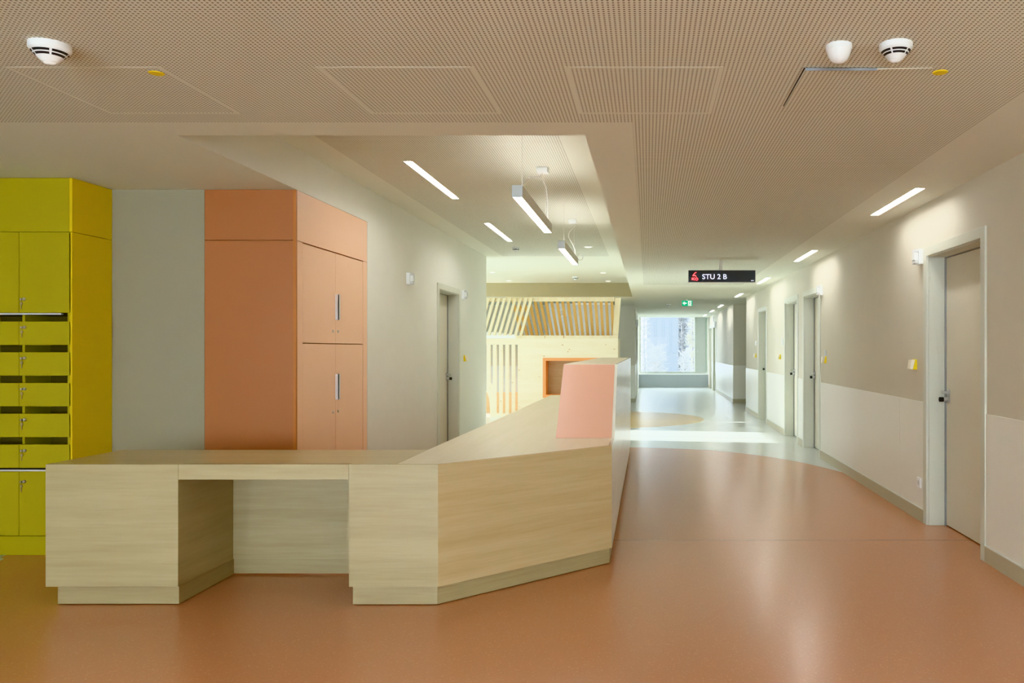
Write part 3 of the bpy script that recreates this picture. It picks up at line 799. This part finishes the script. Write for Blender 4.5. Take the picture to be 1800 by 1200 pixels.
def make_smoke(label, x, y, z, s=1.0):
    t = thing('smoke_detector', label, 'smoke detector', (x, y, z))
    R = 0.058 * s
    prof = [(R, 0), (R, -0.016 * s), (R * 0.97, -0.020 * s), (R * 0.90, -0.024 * s), (R * 0.40, -0.055 * s), (R * 0.34, -0.057 * s)]
    MB().lathe(prof, (x, y, z), 'z', 40).build('body', M['white'], t, smooth=True)
    MB().lathe([(R * 0.33, -0.0572 * s), (R * 0.26, -0.062 * s), (R * 0.14, -0.065 * s)], (x, y, z), 'z', 24).build('sensor_cap', M['lensw'], t, smooth=True)
    g = MB()
    def cone(h):   # radius on the sloping cone, slightly proud
        u = (h + 0.024 * s) / (-0.031 * s)
        return R * (0.90 + (0.40 - 0.90) * u) + 0.0012
    for (h0, h1) in ((-0.0262 * s, -0.0320 * s), (-0.0352 * s, -0.0410 * s)):
        for q in range(5):
            a0, a1 = q * 2 * PI / 5 + 0.07 + 0.35, (q + 1) * 2 * PI / 5 - 0.07 + 0.35
            for i in range(8):
                b0, b1 = a0 + (a1 - a0) * i / 8, a0 + (a1 - a0) * (i + 1) / 8
                P = lambda a, h: (x + cone(h) * math.cos(a), y + cone(h) * math.sin(a), z + h)
                g.face([P(b0, h0), P(b1, h0), P(b1, h1), P(b0, h1)])
    g.build('vent_grille', M['black'], t)
    return t
make_smoke('white smoke detector with dark vents above the yellow lockers', -2.29, 3.16, ZC, 1.22)
make_smoke('white smoke detector with dark vents beside the plain white dome', 0.95, 3.16, ZC, 1.08)
make_smoke('small smoke detector in the raised ceiling near strip light', -1.91, 11.95, ZH, 1.0)
make_smoke('small detector on white disc above the wooden playhouse', -1.47, 16.8, ZH, 1.1)
make_smoke('distant small detector on the far corridor ceiling', 0.55, 21.4, ZC, 1.0)
pr = thing('ceiling_motion_sensor', 'plain white dome motion sensor on perforated ceiling', 'sensor', (0.735, 3.17, ZC))
MB().lathe([(0.050, 0), (0.050, -0.016), (0.0485, -0.019)], (0.735, 3.17, ZC), 'z', 40).build('base', M['white'], pr, smooth=True)
MB().lathe([(0.048, -0.0192), (0.045, -0.030), (0.039, -0.046), (0.029, -0.060), (0.016, -0.068), (0.004, -0.070)], (0.735, 3.17, ZC), 'z', 40).build('dome_lens', M['lensw'], pr, smooth=True)
for (x, y, lab) in ((-2.075, 3.485, 'yellow disc marker on perforated ceiling, near the lockers'), (1.232, 3.475, 'yellow disc marker on perforated ceiling beside the open hatch')):
    o = MB().lathe([(0.031, 0), (0.031, -0.003), (0.027, -0.005), (0.006, -0.005)], (x, y, ZC), 'z', 28).build('ceiling_marker', M['ylabel'], None, origin=(x, y, ZC))
    tag(o, lab, 'marker')

def make_downlight(label, x, y, z):
    t = thing('downlight', label, 'downlight', (x, y, z), 'downlights near the playhouse')
    MB().lathe([(0.062, 0), (0.062, -0.004), (0.05, -0.006)], (x, y, z), 'z', 28).build('trim_ring', M['white'], t)
    MB().lathe([(0.048, -0.0062), (0.046, -0.0075)], (x, y, z), 'z', 28).build('lens', M['down'], t)
for x, y, lab in ((-0.857, 11.88, 'faint round downlight beyond the farther pendant'), (-2.97, 15.8, 'round downlight above playhouse, left side, nearer'), (-2.99, 17.75, 'round downlight above playhouse, left side, farther'),
                  (-0.86, 15.9, 'round downlight above playhouse, right side, nearer'), (-0.857, 17.85, 'round downlight above playhouse, right side, farther')):
    make_downlight(lab, x, y, ZH)

def access_panel(label, x0, x1, y0, y1, open_edge=False):
    t = thing('ceiling_access_panel', label, 'access panel', ((x0 + x1) / 2, (y0 + y1) / 2, ZC))
    w = 0.018; z = ZC - 0.0004
    mb = MB()
    for (a, b, c, d) in ((x0, x1, y0, y0 + w), (x0, x1, y1 - w, y1), (x0, x0 + w, y0 + w, y1 - w), (x1 - w, x1, y0 + w, y1 - w)):
        mb.box(a, b, c, d, z - 0.0008, z)
    mb.build('frame', M['perf'] if open_edge else M['ceil'], t)
    if open_edge:
        zz = -0.012
        MB().raw([(x0 + w, y0 + w, z - 0.014), (x1 - w, y0 + w, z - 0.003), (x1 - w, y1 - w, z - 0.003), (x0 + w, y1 - w, z - 0.003),
                  (x0 + w, y0 + w, z - 0.004), (x1 - w, y0 + w, z - 0.001), (x1 - w, y1 - w, z - 0.001), (x0 + w, y1 - w, z - 0.001)],
                 [(0, 3, 2, 1), (4, 5, 6, 7), (0, 1, 5, 4), (1, 2, 6, 5), (2, 3, 7, 6), (3, 0, 4, 7)]).build('hatch', M['perf'], t)
        MB().box(x0 + w, x1 - 0.25, y0 + w - 0.004, y0 + w - 0.001, z - 0.014, z - 0.003).build('hatch_edge', plain('hatch_edge_grey', (0.30, 0.33, 0.36), 0.5), t)
        MB().box(x0 + w - 0.005, x0 + w - 0.001, y0 + w, y1 - 0.1, z - 0.0035, z - 0.001).build('shadow_gap', M['black'], t)
    else:
        MB().box(x0 + w + 0.001, x1 - w - 0.001, y0 + w + 0.001, y1 - w - 0.001, z - 0.0006, z).build('hatch', M['perf'], t)
access_panel('perforated access panel in ceiling, straight above the counter', -0.345, 0.315, 3.41, 4.09)
access_panel('perforated access panel in ceiling, second from the lockers', -1.375, -0.72, 3.41, 4.09)
access_panel('perforated access panel in ceiling nearest the yellow lockers', -2.66, -2.01, 3.41, 4.09)
access_panel('slightly open ceiling hatch with grey metal edge near sensors', 0.635, 1.20, 3.40, 4.05, True)

# ------------------------------------------------------------------ hanging sign
YS = 10.8
ks = YS / 1450.0
def sx(px): return (px - 1138.5) * ks
def sz(py): return EYE - (py - 613.5) * ks
sg = thing('hanging_sign', 'dark hanging display sign reading STU 2 B with red emblem', 'sign', (sx(1269), YS, sz(496)))
x0, x1, z0, z1 = sx(1210.3), sx(1327.7), sz(495.5), sz(475)
MB().box(x0 - 0.004, x1 + 0.004, YS + 0.001, YS + 0.05, z0 - 0.008, z1 + 0.003).build('sign_case', M['housing_side'], sg, bevel=0.003)
MB().box(x0, x1, YS - 0.004, YS, z0, z1).build('display_screen', M['screen'], sg)
MB().box(sx(1264.5), sx(1270.5), YS + 0.012, YS + 0.04, z1 + 0.004, ZC - 0.001).build('hanger_post', M['housing_side'], sg)
def text_obj(body, name, size, loc, mat, parent, offset=0.0, rot=(PI / 2, 0, 0), xs=1.0):
    cu = bpy.data.curves.new(name, 'FONT')
    cu.body = body; cu.size = size; cu.extrude = 0.0006; cu.offset = offset
    cu.align_x = 'LEFT'; cu.align_y = 'BOTTOM_BASELINE'
    cu.materials.append(mat)
    o = bpy.data.objects.new(name, cu); COL.objects.link(o)
    dg = bpy.context.evaluated_depsgraph_get(); dg.update()
    me = bpy.data.meshes.new_from_object(o.evaluated_get(dg))
    bpy.data.objects.remove(o)
    me.name = name
    mo = bpy.data.objects.new(name, me); COL.objects.link(mo)
    mo.parent = parent
    mo.location = Vector(loc) - wloc(parent); mo.rotation_euler = rot; mo.scale = (xs, 1, 1)
    return mo
tx = text_obj('STU 2 B', 'sign_lettering', 0.092, (sx(1234), YS - 0.0052, sz(490.3)), M['white_led'], sg, 0.0)
bpy.context.view_layer.update()
wdt = max(v.co.x for v in tx.data.vertices) - min(v.co.x for v in tx.data.vertices)
tx.scale.x = (sx(1277) - sx(1234)) / wdt
# red emblem from three strokes
cs = lambda u, v: (sx(1190 + u / 10.906), YS - 0.0052, sz(440 + v / 10.906))
em = MB()
def stroke(pts, r):
    P = [Vector(cs(*p)) for p in pts]
    for a, b in zip(P, P[1:]):
        d = (b - a).normalized(); n = Vector((-d.z, 0, d.x)) * r
        em.face([a + n, b + n, b - n, a - n])
stroke([(372, 418), (345, 432), (302, 487), (362, 480)], 0.0055)
stroke([(352, 480), (372, 512)], 0.004)
stroke([(291, 520), (291, 568)], 0.006); stroke([(338, 520), (296, 545), (338, 570)], 0.0055)
c0 = cs(376, 550)
ring = [(c0[0] + 0.021 * math.cos(a * PI / 14), c0[2] + 0.021 * math.sin(a * PI / 14)) for a in range(28)]
rin = [(c0[0] + 0.010 * math.cos(a * PI / 14), c0[2] + 0.010 * math.sin(a * PI / 14)) for a in range(28)]
for i in range(28):
    j = (i + 1) % 28
    em.face([(ring[i][0], c0[1], ring[i][1]), (ring[j][0], c0[1], ring[j][1]), (rin[j][0], c0[1], rin[j][1]), (rin[i][0], c0[1], rin[i][1])])
em.build('red_emblem', M['red_led'], sg)
mk = MB()
for i in range(5):
    mk.box(sx(1320.3 + i * 0.95), sx(1320.3 + i * 0.95 + 0.7), YS - 0.0053, YS - 0.0045, sz(493.4), sz(492.5))
mk.build('corner_mark', M['white_led'], sg)

# exit sign
YX = 19.3
kx = YX / 1450.0
ex = thing('exit_sign', 'green exit sign with white arrow and running figure under far ceiling', 'sign', ((1208 - 1138.5) * kx, YX, 2.40))
X = lambda u: (1190 + u / 10.906 - 1138.5) * kx
Z = lambda v: EYE - (440 + v / 10.906 - 613.5) * kx
MB().box(X(95), X(298), YX, YX + 0.03, Z(1065), Z(960)).build('sign_box', M['exit_green'], ex)
MB().box(X(190), X(203), YX + 0.008, YX + 0.02, Z(958), ZC - 0.001).build('bracket', M['white'], ex)
wm = MB(); yy = YX - 0.001
wm.face([(X(108), yy, Z(1012)), (X(148), yy, Z(978)), (X(148), yy, Z(1002)), (X(185), yy, Z(1002)), (X(185), yy, Z(1022)), (X(148), yy, Z(1022)), (X(148), yy, Z(1046))])
wm.build('arrow', M['exit_white'], ex)
MB().face([(X(212), yy, Z(1060)), (X(275), yy, Z(1060)), (X(275), yy, Z(967)), (X(212), yy, Z(967))]).build('doorway_field', M['exit_white'], ex)
rm = MB(); y3 = YX - 0.002
def seg(a, b, w):
    A, B = Vector((X(a[0]), y3, Z(a[1]))), Vector((X(b[0]), y3, Z(b[1])))
    d = (B - A).normalized(); n = Vector((-d.z, 0, d.x)) * w
    rm.face([A + n, B + n, B - n, A - n])
seg((246, 988), (240, 1020), 0.009); seg((240, 1018), (224, 1036), 0.006); seg((224, 1036), (216, 1052), 0.005); seg((242, 1018), (256, 1032), 0.006); seg((256, 1032), (250, 1054), 0.005)
seg((246, 992), (228, 1002), 0.004); seg((248, 992), (264, 1006), 0.004)
hc = (X(252), Z(977))
rm.face([(hc[0] + 0.009 * math.cos(a * PI / 6), y3, hc[1] + 0.009 * math.sin(a * PI / 6)) for a in range(12)])
rm.build('running_figure', M['exit_green'], ex)
# small plate sign beside the far doors
o = MB().box(XR - 0.012, XR - 0.001, 27.9, 28.2, 2.32, 2.5).build('wall_plaque', M['seal'], None, origin=(XR, 28.05, 2.32))
tag(o, 'small dark plaque above far corridor door on the right', 'plaque')

# ------------------------------------------------------------------ wooden play house
YH = 17.0
kh = YH / 1450.0
hx = lambda px: (px - 1138.5) * kh
hz = lambda py: EYE - (py - 613.5) * kh
hs = thing('wooden_playhouse', 'pale spruce playhouse with slatted roof and orange framed opening', 'playhouse', (-2.6, YH + 0.6, 0))
HX0, HX1 = -4.9, hx(1086.5)
ZW = hz(594.5)
slots = [(hx(851), hx(855.5))] + [(hx(861.7 + 10.93 * k), hx(866.4 + 10.93 * k)) for k in range(5)]
nx0, nx1, nz0, nz1 = hx(954.3), hx(1052), 0.40, hz(628.7)
hole = [(a, b, 0.06, hz(605.4)) for a, b in slots] + [(nx0, nx1, nz0, nz1), (hx(838), hx(861.5), -0.1, hz(686))]
mb = MB()
for (a, b, c, d) in cells(HX0, HX1, 0, ZW, hole):
    mb.box(a, b, YH, YH + 0.045, c, d)
# the arch's curved shoulder and the slanted foot of the first slot
ax0, ax1, az1 = hx(838), hx(861.5), hz(686)
N = 8
arc = [(ax1, az1 - 0.001), (ax1, az1 - 0.32)] + [(ax1 - 0.27 * math.sin(t * PI / 2 / N), az1 - 0.32 + 0.319 * (1 - math.cos(t * PI / 2 / N))) for t in range(1, N + 1)]
arc = [(ax1, az1 - 0.45)] + [(ax1 - 0.11 * (1 - math.cos(t * PI / 2 / N)), az1 - 0.45 + 0.449 * math.sin(t * PI / 2 / N)) for t in range(0, N + 1)] + [(ax1, az1 - 0.001)]
mb.prism(arc[1:], YH, YH + 0.045, 'y')
a, b = slots[1]
mb.prism([(a, 0.06), (b, 0.06), (b, hz(678.5)), (a, hz(672))], YH, YH + 0.045, 'y')
mb.build('front_wall', M['pine'], hs)
MB().box(HX1 - 0.08, HX1, YH + 0.081, YH + 1.25, 0, ZW).build('side_wall', M['pine'], hs)
MB().box(HX0, HX1 - 0.081, YH + 1.17, YH + 1.25, 0, 0.45).build('back_wall', M['niche'], hs)
MB().box(HX0, -2.3, YH + 1.17, YH + 1.25, 0.451, 1.03).build('back_panel', plain('dim_wainscot_standin', (0.30, 0.33, 0.36), 0.6), hs)  # added panel darkens the slots, stands in for the wainscot beyond
MB().box(HX0, -2.3, YH + 1.17, YH + 1.25, 1.031, 1.68).build('back_panel', plain('dim_wall_standin', (0.27, 0.275, 0.25), 0.6), hs)  # added above it likewise, stands in for the dim wall beyond
# niche with orange frame
fw = 0.062
mb = MB(); d0, d1 = YH - 0.012, YH + 0.34
for (a, b, c, d) in ((nx0, nx0 + fw, nz0, nz1), (nx1 - fw, nx1, nz0, nz1), (nx0 + fw, nx1 - fw, nz1 - fw, nz1), (nx0 + fw, nx1 - fw, nz0, nz0 + fw)):
    mb.box(a, b, d0, d1, c, d)
mb.build('opening_frame', plain('opening_orange', (0.86, 0.37, 0.13), 0.5), hs)['label'] = 'orange lining of the opening'
MB().box(nx0, nx1, YH + 0.341, YH + 0.36, nz0, nz1).build('niche_back', M['niche'], hs)
# roof: bottom plate, top beam, slanted end post
MB().box(hx(906), HX1 - 0.001, YH - 0.004, YH + 0.12, ZW + 0.001, hz(589.5)).build('wall_plate', M['pine_slat'], hs)
MB().box(HX0, hx(1080), YH + 0.01, YH + 0.10, hz(529.5), hz(523)).build('top_beam', M['pine_slat'], hs)
MB().prism([(hx(1077), hz(589.4)), (hx(1086.5), hz(589.4)), (hx(1091.5), hz(523)), (hx(1081), hz(523))], YH - 0.002, YH + 0.10, 'y').build('end_post', M['pine_slat'], hs)
def slat(xt, xb, w, ya, yb, zt, zb, mat, name):
    MB().prism([(xb - w / 2, zb), (xb + w / 2, zb), (xt + w / 2, zt), (xt - w / 2, zt)], ya, yb, 'y').build(name, mat, hs)
for k in range(-3, 9):
    xt, xb = 934.6 - 9.4 * k, 915.8 - 9.4 * k
    if xb < 815: continue
    slat(hx(xt), hx(xb), 0.056, YH - 0.045, YH + 0.005, hz(524), hz(589.3), M['pine_slat'], 'front_slat') if k >= 0 else None
# inner slats lean the other way, on the far roof slope
def lin(t, a, b): return a + (b - a) * t
YB = YH + 0.45
kb = YB / 1450.0
bx = lambda px: (px - 1138.5) * kb
bz = lambda py: EYE - (py - 613.5) * kb
for i in range(-4, 15):
    t = (i) / 14.0
    pt = 940 + 135.5 * t
    lean = 13.75 - 11.5 * t
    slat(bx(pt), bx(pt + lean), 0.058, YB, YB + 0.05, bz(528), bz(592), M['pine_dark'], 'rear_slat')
MB().box(bx(890), bx(1080), YB - 0.02, YB + 0.07, bz(527.9), bz(522)).build('rear_beam', M['pine_slat'], hs)
MB().box(bx(890), bx(1080), YB - 0.02, YB + 0.07, bz(596), bz(592.2)).build('rear_plate', M['pine_slat'], hs)
# board at the foot of the front slats, sunlight painted in as white
MB().prism([(HX0, hz(594.2)), (hx(905.9), hz(594.2)), (hx(905.9), hz(588.2)), (hx(872), hz(583.5)), (HX0, hz(583.5))], YH + 0.006, YH + 0.03, 'y').build('eaves_board', M['railwhite'], hs)['label'] = 'eaves board with sunlight painted white'

# pale screen behind the playhouse
dv = thing('room_divider', 'pale blue-grey screen with white top rail behind the playhouse', 'screen', (-1.4, 19.6, 0))
MB().box(-2.35, -0.86, 19.58, 19.62, 0.02, 2.49).build('screen_panel', M['divider'], dv)
MB().box(-1.75, -0.86, 19.55, 19.579, 2.45, 2.50).build('top_rail', M['railwhite'], dv)
for fx in (-2.30, -0.95):
    MB().box(fx, fx + 0.04, 19.5, 19.70, 0, 0.0195).build('foot', M['alu'], dv)
tb = thing('wall_box', 'small white box on screen seen through the playhouse roof', 'box', (-2.0, 19.57, 2.19))
MB().box(-2.08, -1.92, 19.52, 19.578, 2.17, 2.34).build('casing', M['white'], tb, bevel=0.004)
MB().box(-2.06, -1.94, 19.514, 19.5195, 2.19, 2.32).build('cover', M['lightgrey'], tb)

# ------------------------------------------------------------------ outside
struct(MB().box(-40, 40, 30.7, 90, -3.1, -3.0).box(-60, -7.6, -10, 30.7, -3.1, -3.0).build('exterior_ground', M['grass']))
bd = thing('exterior_building', 'pale blue building facade seen through the end window', 'building', (0.9, 48.5, -3))
MB().box(-0.05, 1.80, 48, 54, -3, 14).build('facade', M['facade'], bd)
for z in (-1.5, 1.2, 3.9):
    for x in (0.1, 0.55, 1.0, 1.42):
        MB().box(x, x + 0.26, 47.97, 47.995, z, z + 1.9).build('window', M['facade2'], bd)
b2 = thing('exterior_apartments', 'building with dark balconies right of the pale blue facade outside', 'building', (3.2, 52, -3))
MB().box(1.85, 6.5, 52.6, 58, -3, 14).build('facade', M['facade3'], b2)
for z in (-1.6, 0.5, 1.25, 2.62):
    MB().box(1.9, 2.35, 51.4, 52.55, z, z + 0.22).build('balcony', M['balcony'], b2)
MB().box(2.08, 2.16, 51.5, 51.6, -3, 6).build('balcony_post', M['balcony'], b2)
def make_tree(label, x, y, h, mat, seed, spread=0.5, n=230):
    rnd = random.Random(seed)
    t = thing('bare_tree', label, 'tree', (x, y, -3))
    MB().tube([(x, y, -3), (x + 0.05, y, -3 + h * 0.35), (x - 0.04, y, -3 + h * 0.7), (x, y, -3 + h)], 0.09, 8, r1=0.02).build('trunk', M['bark'], t)
    tw = MB()
    for i in range(n):
        z = -3 + h * rnd.uniform(0.25, 1.0)
        a = rnd.uniform(0, 2 * PI); ln = rnd.uniform(0.3, 1.0) * spread * (1.25 - 0.5 * (z + 3) / h)
        p = Vector((x, y, z))
        q = p + Vector((math.cos(a) * ln * 0.6, math.sin(a) * ln * 0.6, ln * rnd.uniform(0.1, 0.5)))
        r = q + Vector((math.cos(a + rnd.uniform(-.6, .6)) * ln * 0.5, math.sin(a) * ln * 0.5, ln * rnd.uniform(-0.2, 0.5)))
        tw.tube([p, q, r], 0.014, 4, r1=0.005)
        for k in range(4):
            s = p.lerp(q, rnd.uniform(0.4, 1)); d = Vector((rnd.uniform(-1, 1), rnd.uniform(-1, 1), rnd.uniform(-0.6, 1))) * 0.22
            tw.tube([s, s + d], 0.009, 3, r1=0.004)
            e = s + d
            tw.face([e + Vector((-.02, 0, 0)), e + Vector((0, 0, -.03)), e + Vector((.02, 0, 0)), e + Vector((0, 0, .03))])
    tw.build('branches', mat, t)
make_tree('pale bare tree outside, at the window edge by the corridor left wall', -0.15, 40, 7.0, M['twig'], 3, 0.45)
make_tree('pale bare tree outside in front of the blue facade', 0.45, 42, 4.4, M['twig'], 5, 0.9, 330)
make_tree('yellowish twiggy tree outside in front of the dark balconies', 2.25, 41, 7.5, M['twig_y'], 9, 0.55)
make_tree('pale twiggy tree outside against the beige building at far right', 2.55, 45, 7.5, M['twig'], 21, 0.6)
make_tree('dark twiggy tree outside between blue facade and balconies', 1.95, 46, 8.0, M['bark'], 23, 0.6, 260)
make_tree('low twiggy tree outside under the dark balconies', 1.75, 38.5, 4.2, M['twig'], 12, 0.5)

# ------------------------------------------------------------------ light
world = bpy.data.worlds.new('World'); scene.world = world
world.use_nodes = True
nt = world.node_tree
bg = nt.nodes['Background']
bg.inputs['Color'].default_value = (0.84, 0.91, 1.0, 1)
bg.inputs['Strength'].default_value = 12.5

def area(name, loc, size, size_y, power, col, rot=(0, 0, 0), portal=False, spread=None):
    l = bpy.data.lights.new(name, 'AREA'); l.shape = 'RECTANGLE'; l.size = size; l.size_y = size_y
    l.energy = power; l.color = col
    if portal: l.cycles.is_portal = True
    if spread: l.spread = spread
    o = bpy.data.objects.new(name, l); COL.objects.link(o); o.location = loc; o.rotation_euler = rot
    return o
area('portal_end', (0.75, 30.45, 1.58), 2.0, 2.05, 1, (1, 1, 1), (-PI / 2, 0, 0), True)
for k, (w0, w1) in enumerate(WIN_L):
    area('portal_side', (-7.15, (w0 + w1) / 2, 1.3), w1 - w0, 2.5, 1, (1, 1, 1), (PI / 2, 0, -PI / 2), True)
area('fill_behind', (-1.5, -6.12, 1.4), 6.0, 1.95, 11, (0.90, 1.0, 0.98), (PI / 2, 0, 0))  # added fill lamp set in the unseen rear window
sun = bpy.data.lights.new('sun', 'SUN'); sun.energy = 21; sun.angle = 0.006; sun.color = (1.0, 0.97, 0.92)
so_ = bpy.data.objects.new('sun', sun); COL.objects.link(so_)
el = math.radians(15.6)
d = Vector((math.cos(el), -0.18 * math.cos(el), -math.sin(el))).normalized()
so_.rotation_euler = d.to_track_quat('-Z', 'Y').to_euler()
# unseen ceiling lamps added to fill the hall around the camera
for (x, y, p) in ((1.98, 2.1, 9), (-1.9, 2.6, 8.5), (-1.9, -1.6, 3), (1.98, -1.6, 4)):
    area('hall_fill_lamp', (x, y, ZC - 0.012), 0.08, 1.3, p, (1.0, 0.93, 0.84))

# ------------------------------------------------------------------ camera
cam = bpy.data.cameras.new('camera')
cam.sensor_width = 36.0; cam.lens = 29.0
cam.shift_x = (900 - 1138.5) / 1800.0
cam.shift_y = 13.5 / 1800.0
cam.clip_start = 0.05; cam.clip_end = 200
co = bpy.data.objects.new('camera', cam); COL.objects.link(co)
co.location = (0, 0, EYE); co.rotation_euler = (PI / 2, 0, 0)
scene.camera = co
vs_ = scene.view_settings
vs_.view_transform = 'Khronos PBR Neutral'
vs_.exposure = 0.85
scene.cycles.use_denoising = True
scene.cycles.max_bounces = 12
scene.cycles.diffuse_bounces = 8
